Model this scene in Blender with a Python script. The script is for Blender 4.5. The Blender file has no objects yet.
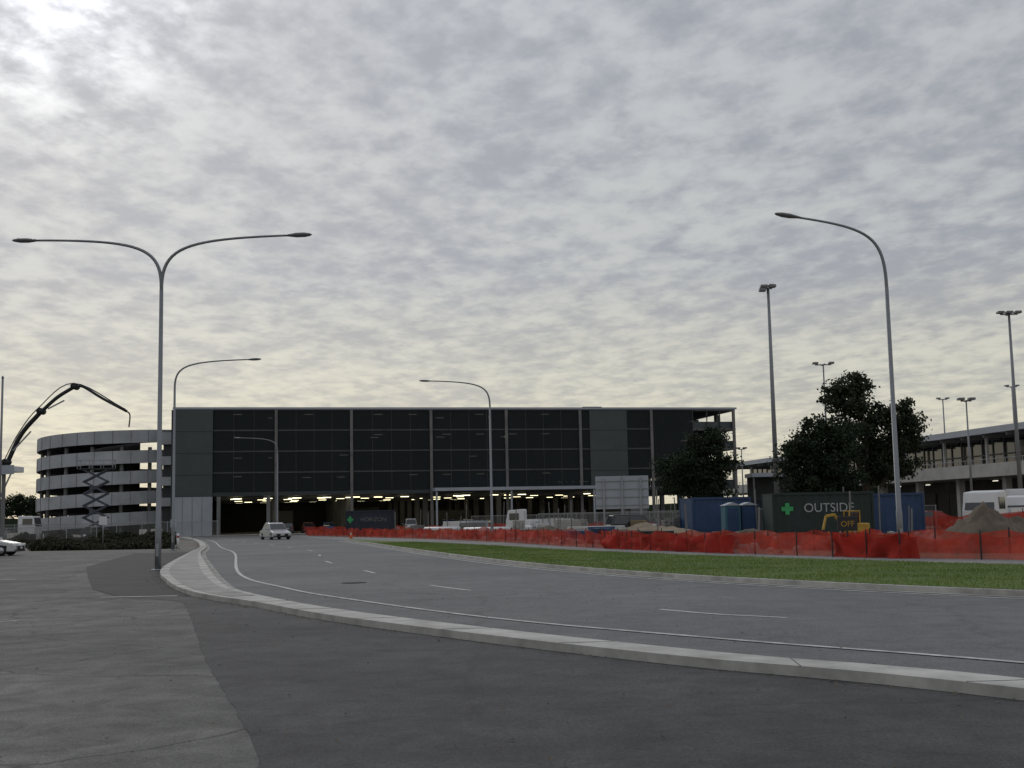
import bpy, math, random
from mathutils import Matrix, Vector, noise
random.seed(7)
sc=bpy.context.scene
R=math.radians
# ------------------------------------------------------------------ materials
def new_mat(name):
    m=bpy.data.materials.new(name); m.use_nodes=True
    nt=m.node_tree; b=nt.nodes['Principled BSDF']
    return m,nt,b
def N(nt,t,**k):
    n=nt.nodes.new(t)
    for a,v in k.items(): setattr(n,a,v)
    return n
def mat(name,col,rough=0.7,metal=0.0,var=0.15,scale=3.0,bump=0.0,emit=None,estr=0,spec=0.4):
    m,nt,b=new_mat(name)
    b.inputs['Roughness'].default_value=rough; b.inputs['Metallic'].default_value=metal
    b.inputs['Specular IOR Level'].default_value=spec
    tc=N(nt,'ShaderNodeTexCoord')
    nz=N(nt,'ShaderNodeTexNoise'); nz.inputs['Scale'].default_value=scale; nz.inputs['Detail'].default_value=6; nz.inputs['Roughness'].default_value=.65
    nt.links.new(tc.outputs['Object'],nz.inputs['Vector'])
    r=N(nt,'ShaderNodeValToRGB'); r.color_ramp.elements[0].position=.3; r.color_ramp.elements[1].position=.7
    r.color_ramp.elements[0].color=(*[c*(1-var) for c in col],1); r.color_ramp.elements[1].color=(*[min(1,c*(1+var)) for c in col],1)
    nt.links.new(nz.outputs['Fac'],r.inputs['Fac']); nt.links.new(r.outputs['Color'],b.inputs['Base Color'])
    if bump:
        bp=N(nt,'ShaderNodeBump'); bp.inputs['Strength'].default_value=bump; bp.inputs['Distance'].default_value=.02
        nt.links.new(nz.outputs['Fac'],bp.inputs['Height']); nt.links.new(bp.outputs['Normal'],b.inputs['Normal'])
    if emit:
        b.inputs['Emission Color'].default_value=(*emit,1); b.inputs['Emission Strength'].default_value=estr
    return m
def asphalt(name,c0,c1,big=.25,crack=0.5,stain=0.3,cs=.5):
    m,nt,b=new_mat(name); L=nt.links.new
    b.inputs['Roughness'].default_value=.88; b.inputs['Specular IOR Level'].default_value=.25
    tc=N(nt,'ShaderNodeTexCoord')
    big_n=N(nt,'ShaderNodeTexNoise'); big_n.inputs['Scale'].default_value=big; big_n.inputs['Detail'].default_value=8; big_n.inputs['Roughness'].default_value=.62
    L(tc.outputs['Object'],big_n.inputs['Vector'])
    r=N(nt,'ShaderNodeValToRGB'); r.color_ramp.elements[0].position=.34; r.color_ramp.elements[1].position=.66
    r.color_ramp.elements[0].color=(*c0,1); r.color_ramp.elements[1].color=(*c1,1)
    L(big_n.outputs['Fac'],r.inputs['Fac'])
    ag=N(nt,'ShaderNodeTexNoise'); ag.inputs['Scale'].default_value=45; ag.inputs['Detail'].default_value=3; ag.inputs['Roughness'].default_value=.8
    L(tc.outputs['Object'],ag.inputs['Vector'])
    mr=N(nt,'ShaderNodeMapRange'); mr.inputs[1].default_value=.3; mr.inputs[2].default_value=.7; mr.inputs[3].default_value=.5; mr.inputs[4].default_value=1.5
    L(ag.outputs['Fac'],mr.inputs[0])
    mu=N(nt,'ShaderNodeMix',data_type='RGBA',blend_type='MULTIPLY'); mu.inputs[0].default_value=1
    L(r.outputs['Color'],mu.inputs[6]); L(mr.outputs[0],mu.inputs[7])
    st=N(nt,'ShaderNodeTexNoise'); st.inputs['Scale'].default_value=1.7; st.inputs['Detail'].default_value=7; st.inputs['Roughness'].default_value=.7; st.inputs['Distortion'].default_value=.6
    L(tc.outputs['Object'],st.inputs['Vector'])
    m2=N(nt,'ShaderNodeMapRange'); m2.inputs[1].default_value=.35; m2.inputs[2].default_value=.62; m2.inputs[3].default_value=1-stain; m2.inputs[4].default_value=1.06
    L(st.outputs['Fac'],m2.inputs[0])
    mu2=N(nt,'ShaderNodeMix',data_type='RGBA',blend_type='MULTIPLY'); mu2.inputs[0].default_value=1
    L(mu.outputs[2],mu2.inputs[6]); L(m2.outputs[0],mu2.inputs[7])
    wn=N(nt,'ShaderNodeTexNoise'); wn.inputs['Scale'].default_value=.9; wn.inputs['Detail'].default_value=5
    L(tc.outputs['Object'],wn.inputs['Vector'])
    mixv=N(nt,'ShaderNodeMix',data_type='VECTOR'); mixv.inputs[0].default_value=.45
    L(tc.outputs['Object'],mixv.inputs[4]); L(wn.outputs['Color'],mixv.inputs[5])
    vo=N(nt,'ShaderNodeTexVoronoi',feature='DISTANCE_TO_EDGE'); vo.inputs['Scale'].default_value=cs
    L(mixv.outputs[1],vo.inputs['Vector'])
    m3=N(nt,'ShaderNodeMapRange'); m3.inputs[1].default_value=0; m3.inputs[2].default_value=.012; m3.inputs[3].default_value=1-crack; m3.inputs[4].default_value=1
    L(vo.outputs['Distance'],m3.inputs[0])
    mu3=N(nt,'ShaderNodeMix',data_type='RGBA',blend_type='MULTIPLY'); mu3.inputs[0].default_value=1
    L(mu2.outputs[2],mu3.inputs[6]); L(m3.outputs[0],mu3.inputs[7])
    # small oil spots
    v2=N(nt,'ShaderNodeTexVoronoi'); v2.inputs['Scale'].default_value=.75; v2.inputs['Randomness'].default_value=1
    L(tc.outputs['Object'],v2.inputs['Vector'])
    m4=N(nt,'ShaderNodeMapRange'); m4.inputs[1].default_value=.04; m4.inputs[2].default_value=.13; m4.inputs[3].default_value=1-stain*.9; m4.inputs[4].default_value=1
    L(v2.outputs['Distance'],m4.inputs[0])
    mu4=N(nt,'ShaderNodeMix',data_type='RGBA',blend_type='MULTIPLY'); mu4.inputs[0].default_value=1
    L(mu3.outputs[2],mu4.inputs[6]); L(m4.outputs[0],mu4.inputs[7])
    L(mu4.outputs[2],b.inputs['Base Color'])
    bp=N(nt,'ShaderNodeBump'); bp.inputs['Strength'].default_value=.35; bp.inputs['Distance'].default_value=.01
    L(ag.outputs['Fac'],bp.inputs['Height']); L(bp.outputs['Normal'],b.inputs['Normal'])
    return m
M_old=asphalt('asphalt_old',(.078,.078,.077),(.165,.162,.156),.3,.55,.42)
M_fore=asphalt('asphalt_new',(.048,.048,.051),(.082,.082,.084),.25,.15,.3,.3)
M_patch=asphalt('asphalt_patch',(.034,.034,.036),(.05,.05,.052),.5,.0,.2)
M_road=asphalt('asphalt_road',(.115,.117,.122),(.165,.167,.17),.12,.16,.18,.22)
M_road2=asphalt('asphalt_access',(.17,.17,.168),(.23,.228,.222),.2,.1,.2)
M_ground=asphalt('ground_far',(.10,.095,.085),(.15,.14,.125),.08,.0,.25)
M_dirt=mat('sandy_soil',(.22,.175,.125),.95,0,.35,.6,.5)
M_kerb=mat('kerb_concrete',(.38,.372,.35),.85,0,.36,1.3,.2)
M_infill=mat('island_infill',(.27,.265,.25),.9,0,.3,1.2,.3)
M_conc=mat('concrete',(.36,.355,.34),.85,0,.18,.5,.1)
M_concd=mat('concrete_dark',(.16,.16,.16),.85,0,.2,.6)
M_paint=mat('road_paint',(.42,.42,.41),.8,0,.5,3)
M_galv=mat('galvanised_steel',(.30,.31,.33),.5,.6,.12,2)
M_pole=mat('pole_steel',(.20,.21,.225),.5,.5,.12,1)
M_lamph=mat('lamp_head',(.16,.165,.175),.4,.3,.1,2)
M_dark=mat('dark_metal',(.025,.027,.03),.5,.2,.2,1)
M_scis=mat('lift_arm_paint',(.06,.07,.09),.5,.2,.2,1)
M_black=mat('rubber',(.015,.015,.016),.85)
M_white=mat('white_paint_metal',(.6,.61,.62),.4,0,.06,1.5)
M_silver=mat('silver_paint',(.36,.37,.38),.3,.5,.05,2)
M_charc=mat('charcoal_paint',(.05,.055,.06),.25,.4,.05,2)
M_maroon=mat('maroon_paint',(.14,.02,.02),.3,.2,.05,2)
M_carblue=mat('blue_paint',(.03,.06,.16),.3,.2,.05,2)
M_glass=mat('window_glass',(.02,.024,.028),.06,0,.1,1,spec=.8)
M_red=mat('tail_light',(.35,.02,.02),.3)
M_headl=mat('head_light',(.7,.7,.68),.15)
M_blue=mat('blue_metal',(.02,.05,.12),.5,0,.2,1)
M_teal=mat('teal_plastic',(.03,.11,.15),.5,0,.2,1)
M_contg=mat('container_green',(.012,.026,.024),.55,0,.3,1)
M_navy=mat('container_navy',(.013,.02,.035),.55,0,.3,1)
M_grn=mat('sign_green',(.035,.3,.10),.5)
M_yel=mat('machine_yellow',(.38,.23,.03),.5,0,.25,3)
M_letter=mat('lettering_grey',(.33,.34,.35),.6)
M_wood=mat('timber',(.2,.15,.09),.85,0,.3,4)
M_orangep=mat('orange_plastic',(.6,.12,.03),.6,0,.1,3)
M_bark=mat('bark',(.08,.065,.05),.95,0,.35,5,.5)
M_panel=mat('dark_cladding',(.035,.043,.046),.5,.1,.14,.25)
M_panel2=mat('grey_cladding',(.055,.068,.072),.5,.1,.12,.4)
M_frame=mat('screen_frame_steel',(.06,.063,.066),.6,.1,.2,.6)
M_lightclad=mat('light_cladding',(.33,.36,.4),.6,0,.1,.3)
M_slab=mat('slab_concrete',(.10,.10,.10),.85,0,.2,.4)
M_col=mat('column_steel',(.15,.143,.143),.7,0,.3,.7)
M_tube=mat('tube_light',(.8,.8,.7),.5,emit=(1,.9,.55),estr=4.0)
M_tube2=mat('tube_light_dim',(.8,.8,.7),.5,emit=(1,.93,.75),estr=1.2)
M_ramp=mat('ramp_concrete',(.36,.375,.40),.85,0,.22,.3)

def seethrough(name,col,alpha,trans=0.0,scale=2.0,rough=.7,lo=.9,hi=1.1):
    m=bpy.data.materials.new(name); m.use_nodes=True; nt=m.node_tree; L=nt.links.new
    b=nt.nodes['Principled BSDF']; b.inputs['Roughness'].default_value=rough; b.inputs['Specular IOR Level'].default_value=.2
    out=nt.nodes['Material Output']
    tc=N(nt,'ShaderNodeTexCoord'); nz=N(nt,'ShaderNodeTexNoise'); nz.inputs['Scale'].default_value=scale; nz.inputs['Detail'].default_value=5; nz.inputs['Roughness'].default_value=.7
    L(tc.outputs['Object'],nz.inputs['Vector'])
    r=N(nt,'ShaderNodeValToRGB'); r.color_ramp.elements[0].position=.3; r.color_ramp.elements[1].position=.7
    r.color_ramp.elements[0].color=(*[c*lo for c in col],1); r.color_ramp.elements[1].color=(*[min(1,c*hi) for c in col],1)
    L(nz.outputs['Fac'],r.inputs['Fac']); L(r.outputs['Color'],b.inputs['Base Color'])
    src=b.outputs[0]
    if trans:
        t=N(nt,'ShaderNodeBsdfTranslucent'); L(r.outputs['Color'],t.inputs['Color'])
        ms=N(nt,'ShaderNodeMixShader'); ms.inputs[0].default_value=trans; L(src,ms.inputs[1]); L(t.outputs[0],ms.inputs[2]); src=ms.outputs[0]
    tr=N(nt,'ShaderNodeBsdfTransparent'); mx=N(nt,'ShaderNodeMixShader'); mx.inputs[0].default_value=alpha
    L(tr.outputs[0],mx.inputs[1]); L(src,mx.inputs[2]); L(mx.outputs[0],out.inputs['Surface'])
    return m
M_screen=seethrough('facade_mesh_screen',(.022,.027,.03),.8,0,.15,rough=.85)
M_orange=seethrough('orange_mesh',(.56,.065,.04),.74,.3,.8,.8,.4,1.15)
M_redcl=seethrough('red_barrier_cloth',(.5,.04,.028),.95,.25,.7,.8,.5,1.1)
M_wire=seethrough('wire_mesh',(.2,.2,.2),.25)
def leafmat(name,c0,c1,sc_=.55,tl=.15):
    m,nt,b=new_mat(name); L=nt.links.new
    b.inputs['Roughness'].default_value=.7; b.inputs['Specular IOR Level'].default_value=.2
    tc=N(nt,'ShaderNodeTexCoord'); nz=N(nt,'ShaderNodeTexNoise'); nz.inputs['Scale'].default_value=sc_; nz.inputs['Detail'].default_value=8; nz.inputs['Roughness'].default_value=.75
    L(tc.outputs['Object'],nz.inputs['Vector'])
    r=N(nt,'ShaderNodeValToRGB'); r.color_ramp.elements[0].position=.35; r.color_ramp.elements[1].position=.68
    r.color_ramp.elements[0].color=(*c0,1); r.color_ramp.elements[1].color=(*c1,1)
    L(nz.outputs['Fac'],r.inputs['Fac']); L(r.outputs['Color'],b.inputs['Base Color'])
    t=N(nt,'ShaderNodeBsdfTranslucent'); L(r.outputs['Color'],t.inputs['Color'])
    ms=N(nt,'ShaderNodeMixShader'); ms.inputs[0].default_value=tl; L(b.outputs[0],ms.inputs[1]); L(t.outputs[0],ms.inputs[2]); L(ms.outputs[0],nt.nodes['Material Output'].inputs['Surface'])
    return m
M_leaf=leafmat('gum_leaves',(.014,.022,.012),(.05,.062,.035))
M_leaf2=leafmat('dark_leaves',(.011,.02,.011),(.032,.048,.025))
M_hedge=leafmat('hedge_leaves',(.02,.025,.014),(.06,.058,.035),.8)
M_grass=leafmat('grass',(.095,.155,.028),(.165,.225,.055),.3,.35)
M_litter=mat('dry_leaves',(.12,.09,.05),.9,0,.4,9)

# ------------------------------------------------------------------ helpers
def link(o,parent=None):
    sc.collection.objects.link(o)
    if parent is not None: o.parent=parent
    return o
def grp(name,loc=(0,0,0),rz=0,s=1):
    e=bpy.data.objects.new(name,None); e.location=loc; e.rotation_euler=(0,0,rz); e.empty_display_size=.3; e.scale=(s,s,s)
    return link(e)
def mk(name,v,f,m,parent=None,smooth=False,bevel=0):
    me=bpy.data.meshes.new(name); me.from_pydata([tuple(p) for p in v],[],f); me.validate(); me.update()
    if m: me.materials.append(m)
    if smooth:
        for p in me.polygons: p.use_smooth=True
    o=bpy.data.objects.new(name,me); link(o,parent)
    if bevel:
        b=o.modifiers.new('b','BEVEL'); b.width=bevel; b.segments=2; b.limit_method='ANGLE'
    return o
BF=[(0,3,2,1),(4,5,6,7),(0,1,5,4),(1,2,6,5),(2,3,7,6),(3,0,4,7)]
def boxes(name,lst,m,parent=None,bevel=0):
    v=[];f=[]
    for (x0,x1,y0,y1,z0,z1) in lst:
        n=len(v)
        v+=[(x0,y0,z0),(x1,y0,z0),(x1,y1,z0),(x0,y1,z0),(x0,y0,z1),(x1,y0,z1),(x1,y1,z1),(x0,y1,z1)]
        f+=[tuple(i+n for i in q) for q in BF]
    return mk(name,v,f,m,parent,bevel=bevel)
def tube(name,pts,rad,m,parent=None,n=10,caps=True):
    pts=[Vector(p) for p in pts]
    if not hasattr(rad,'__len__'): rad=[rad]*len(pts)
    v=[];f=[]; up=None
    for i,p in enumerate(pts):
        a=pts[max(i-1,0)]; b=pts[min(i+1,len(pts)-1)]
        t=(b-a).normalized()
        if up is None:
            up=Vector((1,0,0)) if abs(t.x)<.9 else Vector((0,1,0))
        x=(up-t*up.dot(t)).normalized(); up=x; y=t.cross(x)
        for k in range(n):
            an=2*math.pi*k/n
            v.append(p+(x*math.cos(an)+y*math.sin(an))*rad[i])
    for i in range(len(pts)-1):
        for k in range(n):
            a=i*n+k;b=i*n+(k+1)%n
            f.append((a,b,b+n,a+n))
    if caps:
        f.append(tuple(range(n-1,-1,-1))); f.append(tuple(range((len(pts)-1)*n,len(pts)*n)))
    return mk(name,v,f,m,parent,smooth=True)
def beams(name,segs,w,m,parent=None):
    v=[];f=[]
    for a,b in segs:
        a=Vector(a);b=Vector(b);t=(b-a).normalized()
        u=Vector((0,0,1)) if abs(t.z)<.9 else Vector((1,0,0))
        x=t.cross(u).normalized()*w/2; y=t.cross(x).normalized()*w/2
        n=len(v)
        v+=[a-x-y,a+x-y,a+x+y,a-x+y,b-x-y,b+x-y,b+x+y,b-x+y]
        f+=[tuple(i+n for i in q) for q in BF]
    return mk(name,v,f,m,parent)
def cat(pts,n=10):
    P=[Vector((p[0],p[1],p[2] if len(p)>2 else 0)) for p in pts]
    P=[P[0]*2-P[1]]+P+[P[-1]*2-P[-2]]
    out=[]
    for i in range(1,len(P)-2):
        p0,p1,p2,p3=P[i-1:i+3]
        for k in range(n):
            t=k/n
            out.append(.5*((2*p1)+(p2-p0)*t+(2*p0-5*p1+4*p2-p3)*t*t+(3*p1-p0-3*p2+p3)*t**3))
    out.append(P[-2]); return out
def resamp(pts,n):
    d=[0]
    for a,b in zip(pts,pts[1:]): d.append(d[-1]+(b-a).length)
    out=[];j=0
    for i in range(n):
        s=d[-1]*i/(n-1)
        while j<len(d)-2 and d[j+1]<s: j+=1
        t=(s-d[j])/max(1e-9,d[j+1]-d[j]); out.append(pts[j].lerp(pts[j+1],min(1,max(0,t))))
    return out
def ribbon(name,A,B,z,m,parent=None,n=80,sides=0):
    a=resamp(cat(A),n); b=resamp(cat(B),n)
    v=[(p.x,p.y,z) for p in a]+[(p.x,p.y,z) for p in b]
    f=[(i,i+1,n+i+1,n+i) for i in range(n-1)]
    p,q,r_=Vector(v[f[0][0]]),Vector(v[f[0][1]]),Vector(v[f[0][2]])
    if (q-p).cross(r_-q).z<0: f=[tuple(reversed(x)) for x in f]
    if sides:
        k=len(v); v+=[(p.x,p.y,-.02) for p in a]+[(p.x,p.y,-.02) for p in b]
        f+=[(i,i+1,k+i+1,k+i) for i in range(n-1)]
        f+=[(n+i,n+i+1,k+n+i+1,k+n+i) for i in range(n-1)]
        f+=[(0,n,k+n,k),(n-1,2*n-1,k+2*n-1,k+n-1)]
    return mk(name,v,f,m,parent)
def offset(P,d):
    out=[]
    for i,p in enumerate(P):
        t=(P[min(i+1,len(P)-1)]-P[max(i-1,0)]).normalized()
        out.append(p+Vector((-t.y,t.x,0))*d)
    return out
def strip(name,C,o0,o1,z,m,parent=None,sides=False):
    a=offset(C,o0); b=offset(C,o1); n=len(C)
    v=[(p.x,p.y,z) for p in a]+[(p.x,p.y,z) for p in b]
    f=[(i,i+1,n+i+1,n+i) for i in range(n-1)]
    p,q,r_=Vector(v[f[0][0]]),Vector(v[f[0][1]]),Vector(v[f[0][2]])
    if (q-p).cross(r_-q).z<0: f=[tuple(reversed(x)) for x in f]
    if sides:
        k=len(v); v+=[(p.x,p.y,-.02) for p in a]+[(p.x,p.y,-.02) for p in b]
        f+=[(i,i+1,k+i+1,k+i) for i in range(n-1)]+[(n+i,n+i+1,k+n+i+1,k+n+i) for i in range(n-1)]
        f+=[(0,n,k+n,k),(n-1,2*n-1,k+2*n-1,k+n-1)]
    return mk(name,v,f,m,parent)

# ------------------------------------------------------------------ ground & roads
mk('ground',[(-2500,-300,0),(2500,-300,0),(2500,4000,0),(-2500,4000,0)],[(0,1,2,3)],M_ground)
outer=[(-42,150),(-30.5,115),(-21.4,82.1),(-18.2,68),(-12.6,43.3),(-9.3,32.5),(-7.1,26.9),(-4.9,23.1),(-3.0,19.6),(-.2,15.5),(1.9,12.8),(3.1,11.6),(4.2,10.2),(6.6,6.5),(9.5,0),(11,-12)]
inner=[(-40.5,150),(-30,115),(-21.2,83),(-16.9,65),(-11.0,43.3),(-8.1,33),(-6.6,28.3),(-4.4,23.4),(-2.4,19.8),(.3,15.8),(2.35,13.1),(3.5,11.95),(4.6,10.6),(7.0,6.8),(9.9,0),(11.4,-12)]
edge=[(-39,148),(-28,112),(-20.2,83),(-15.2,65.5),(-8.9,39),(-5.6,29.6),(-3.3,24.7),(-.3,19.4),(2.7,15.5),(5.3,12.5),(8.3,8),(11.6,0),(13,-12)]
grassB=[(-13.8,99),(-9.2,80),(-6.0,66),(-.57,44),(3.35,32.4),(6.3,26.5),(9.3,21.9),(12.8,17.3),(19,10),(26,0),(30,-12)]
grassT=[(-13.6,99.5),(-8.6,86),(-4.0,74.5),(3.6,51),(9.1,39),(13.4,31.5),(18,25.5),(26,15),(33,4),(38,-10)]
fence=[(-24,140),(-10.4,108),(-2.5,86),(4.3,60.4),(9.2,47.5),(11.9,42),(15.6,36.7),(20.5,30.5),(30,19),(40,5)]
mainR=[(-29,150),(-21.5,124)]+grassB
mk('car_park_pavement',[(-120,-20,.004),(12,-20,.004),(9,0,.004),(3.6,11,.004),(-7,27.5,.004),(-12.8,44,.004),(-21,79,.004),(-120,79,.004)],[tuple(range(8))],M_old)
fr=[(.5,-10),(-.4,2),(-1.7,8.1),(-3.7,14.5),(-6.2,22.9),(-7.2,25.6),(-8.9,27.2)]
fr2=[(12,-10),(9.8,0),(4.5,10.2),(2,12.9),(-3,19.7),(-5,23.2),(-7.3,27.2)]
# slightly ragged saw-cut edge
a_=resamp(cat(fr),150); b__=resamp(cat(fr2),150)
a_=[p+Vector((.035*noise.noise(Vector((p.y*2.3,0,0)))+.02*noise.noise(Vector((p.y*9,2,0))),0,0)) for p in a_]
v=[(p.x,p.y,.008) for p in a_]+[(p.x,p.y,.008) for p in b__]
mk('forecourt_pavement',v,[(i,150+i,151+i,i+1) for i in range(149)],M_fore)
mk('pavement_patch',[(-8.9,27.25,.012),(-7.3,27.25,.012),(-9.4,32.6,.012),(-12.7,43.4,.012),(-18.8,70,.012),(-22,70,.012),(-17,48,.012),(-13.4,38,.012),(-10.8,31,.012)],[tuple(range(9))],M_patch)
ribbon('main_road',inner,mainR,.008,M_road,n=140)
ribbon('access_road',[(-29,150),(-21.5,124)]+grassT,[(-24.5,150),(-18.5,130)]+[(p[0]+.6,p[1]+.6) for p in fence[1:]],.012,M_road2,n=120)
mk('construction_ground',[(-24,150,.004),(-17,128,.004),(-9.8,108,.004),(-1.9,86,.004),(4.9,60.4,.004),(9.8,47.5,.004),(16.2,36.7,.004),(30,20,.004),(140,20,.004),(140,150,.004)],[tuple(range(10))],M_dirt)
isl=grp('traffic_island')
ribbon('island_top',outer,inner,.11,M_kerb,isl,n=200,sides=1)
Ic=resamp(cat(inner),200); Oc=resamp(cat(outer),200)
sg=1 if offset(Ic,.3)[100].x>Ic[100].x else -1
strip('gutter',Ic,sg*.01,sg*.26,.016,M_infill,isl)
jb=[]
D_=0
for k in range(1,199):
    D_+=(Ic[k]-Ic[k-1]).length
    if D_>2.4:
        D_=0; b=Ic[k]; a=min(Oc,key=lambda p:(p-b).length)
        jb.append(((a.x,a.y,.108),(b.x,b.y,.108)))
beams('joints',jb,.012,M_concd,isl)
wide=[(a,b) for a,b in zip(resamp(cat(outer[2:8]),60),resamp(cat(inner[2:8]),60))]
wi=[(a.lerp(b,.18),a.lerp(b,.82)) for a,b in wide if (a-b).length>.75]
n=len(wi); v=[(a.x,a.y,.115) for a,b in wi]+[(b.x,b.y,.115) for a,b in wi]
mk('infill',v,[(i,n+i,n+i+1,i+1) for i in range(n-1)],M_infill,isl)
mk_g=grp('road_markings')
E=resamp(cat(edge),240); strip('edge_line',E,-.055,.055,.018,M_paint,mk_g)
Gb=resamp(cat(grassB),200)
sgB=1 if offset(Gb,.3)[100].x<Gb[100].x else -1
strip('median_edge_line',Gb[:],sgB*.6,sgB*.7,.014,M_paint,mk_g)
lane=resamp(cat([(-33,135),(-25,110),(-16.5,84),(-11,66),(-7.9,50),(-4.9,39.2),(-2.1,29.6),(2.4,20.7),(4.3,18.3),(8.2,14),(14,6),(20,-8)]),400)
D=[0]
for a,b in zip(lane,lane[1:]): D.append(D[-1]+(b-a).length)
i0=min(range(400),key=lambda i:(lane[i]-Vector((2.4,20.7,0))).length); ph=D[i0]
k=-12
while k<4:
    s0=ph+k*10.2; s1=s0+2.9
    pts=[p for p,d in zip(lane,D) if s0<=d<=s1]
    if len(pts)>2: strip('lane_dash',pts,-.055,.055,.014,M_paint,mk_g)
    k+=1
boxes('give_way_bar',[(-9.3,-7.6,27.2,27.36,.013,.0165)],M_paint,mk_g)
mk('bay_line',[(-12.2,20.3,.012),(-8.6,20.9,.012),(-8.6,21.0,.012),(-12.2,20.4,.012)],[(0,1,2,3)],M_paint,mk_g)
mk('bay_line_2',[(-20,36.5,.012),(-15.6,37.8,.012),(-15.6,37.95,.012),(-20,36.65,.012)],[(0,1,2,3)],M_paint,mk_g)
tube('manhole_cover',[(-4.2,31.5,.006),(-4.2,31.5,.016)],.33,M_patch,mk_g,20)
gm=grp('grass_median')
ribbon('turf',grassB,grassT,.13,M_grass,gm,n=160,sides=1)
strip('kerb_south',Gb,sgB*.003,sgB*.15,.12,M_kerb,gm,True)
strip('gutter_south',Gb,sgB*.153,sgB*.42,.016,M_infill,gm)
Gt=resamp(cat(grassT),200)
strip('kerb_north',Gt,-sgB*.003,-sgB*.15,.12,M_kerb,gm,True)
v=[];f=[]
A=resamp(cat(grassB),160);B=resamp(cat(grassT),160)
for i in range(80000):
    k=random.random()**.8*.62+.15; ii=min(158,int(k*159)); t=random.random()*1.02-.01
    p=A[ii].lerp(A[ii+1],random.random()).lerp(B[ii].lerp(B[ii+1],random.random()),t)
    a=random.uniform(0,6.28);h=random.uniform(.02,.055)*(1+.8*noise.noise(Vector((p.x*.6,p.y*.6,0))));w=.012
    dx,dy=math.cos(a)*w,math.sin(a)*w
    n=len(v); v+=[(p.x-dx,p.y-dy,.118),(p.x+dx,p.y+dy,.118),(p.x+random.uniform(-.05,.05),p.y+random.uniform(-.05,.05),.13+h)]
    f.append((n,n+1,n+2))
mk('blades',v,f,M_grass,gm)
# leaf litter and grit along kerbs and forecourt
v=[];f=[]
for i in range(2600):
    r_=random.random()
    if r_<.5:
        k=random.randrange(60,199); q=Oc[k].lerp(Oc[k-1],random.random())+Vector((-abs(random.gauss(0,.18))-.02,-abs(random.gauss(0,.1)),0))
    elif r_<.8:
        k=random.randrange(60,199); q=Ic[k].lerp(Ic[k-1],random.random())+Vector((abs(random.gauss(0,.15))+.02,abs(random.gauss(0,.1)),0))
    else: q=Vector((random.uniform(-9,4),random.uniform(6,28),0))
    s=random.uniform(.008,.028); a=random.uniform(0,6.28); zz=.019+random.uniform(0,.004)
    n=len(v); v+=[(q.x+math.cos(a)*s,q.y+math.sin(a)*s,zz),(q.x-math.sin(a)*s*.5,q.y+math.cos(a)*s*.5,zz+.008),(q.x-math.cos(a)*s,q.y-math.sin(a)*s,zz),(q.x+math.sin(a)*s*.5,q.y-math.cos(a)*s*.5,zz)]
    f.append((n,n+1,n+2,n+3))
mk('leaf_litter',v,f,M_litter)

# ------------------------------------------------------------------ main car park building
BR=math.atan2(18,80.8)
cp=grp('multi_storey_car_park',(-46.8,165,0),BR)
W=82.8;DEP=52;z0=5.75;st=2.94
lev=[z0+st*i for i in range(4)]
boxes('floor_slabs',[(0,W,0,DEP,z-.35,z) for z in lev],M_slab,cp)
boxes('roof_slab',[(0,W,0,DEP,17.2,17.5)],M_slab,cp)
boxes('roof_fascia',[(-.1,W+.1,-.45,-.3,17.42,17.7)],M_lightclad,cp)
boxes('parapets',[(0,68.9,.25,.4,z+.003,z+.95) for z in lev],M_panel,cp)
boxes('open_bay_parapets',[(69,W,.1,.28,z+.003,z+1.0) for z in lev]+[(W-.2,W-.02,.3,DEP,z+.003,z+1.0) for z in lev],M_panel2,cp)
boxes('open_bay_screens',[(69.5,75.7,-.2,-.17,5.95,17.3)],M_screen,cp)
boxes('open_bay_posts',[(x,x+.12,-.12,.05,5.9,17.2) for x in (71.4,73.6,75.8,78.1,80.2)],M_frame,cp)
colx=[2.7,13.9,24.4,35.8,46.9,58.1,69.2,82.4]
boxes('facade_columns',[(x-.2,x+.2,-.42,-.1,0,17.34) for x in colx[1:]],M_col,cp)
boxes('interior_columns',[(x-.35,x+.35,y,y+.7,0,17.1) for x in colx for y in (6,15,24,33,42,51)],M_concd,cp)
sc_l=[];fr_l=[]
for a,b in [(5.35,13.65),(14.15,24.15),(24.65,35.55),(36.05,46.65),(47.15,57.85),(58.35,59.5),(65.4,68.9)]:
    sc_l.append((a,b,-.2,-.17,5.95,17.3))
    nn=max(1,round((b-a)/2.7))
    for i in range(1,nn):
        x=a+(b-a)*i/nn; fr_l.append((x-.025,x+.025,-.24,-.2,5.95,17.3))
    for z in lev:
        fr_l.append((a,b,-.25,-.2,z-.2,z+.0))
boxes('mesh_screens',sc_l,M_screen,cp)
boxes('screen_frames',fr_l,M_frame,cp)
boxes('solid_cladding',[(0,5.3,-.5,.2,5.4,17.34),(59.55,65.35,-.3,.2,5.4,17.34)],M_panel2,cp)
boxes('cladding_joints',[(0,5.3,-.53,-.5,z,z+.05) for z in (8.3,11.3,14.3)]+[(59.55,65.35,-.33,-.3,z,z+.05) for z in (8.3,11.3,14.3)],M_dark,cp)
boxes('light_base_wall',[(0,5.3,-.45,.2,0,5.35)],M_lightclad,cp)
boxes('base_joints',[(x,x+.05,-.48,-.45,0,5.35) for x in (1.3,2.6,3.9)],M_concd,cp)
boxes('end_walls',[(-.25,-.02,-.3,DEP,0,17.34)],M_panel,cp)
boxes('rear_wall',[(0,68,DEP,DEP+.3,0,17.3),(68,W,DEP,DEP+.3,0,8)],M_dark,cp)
boxes('floor_beam',[(5.4,W,-.3,.0,5.38,5.9)],M_panel,cp)
boxes('entry_canopy',[(35.8,59.6,-3.2,-.5,5.6,6.05)],M_lightclad,cp)
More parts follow.
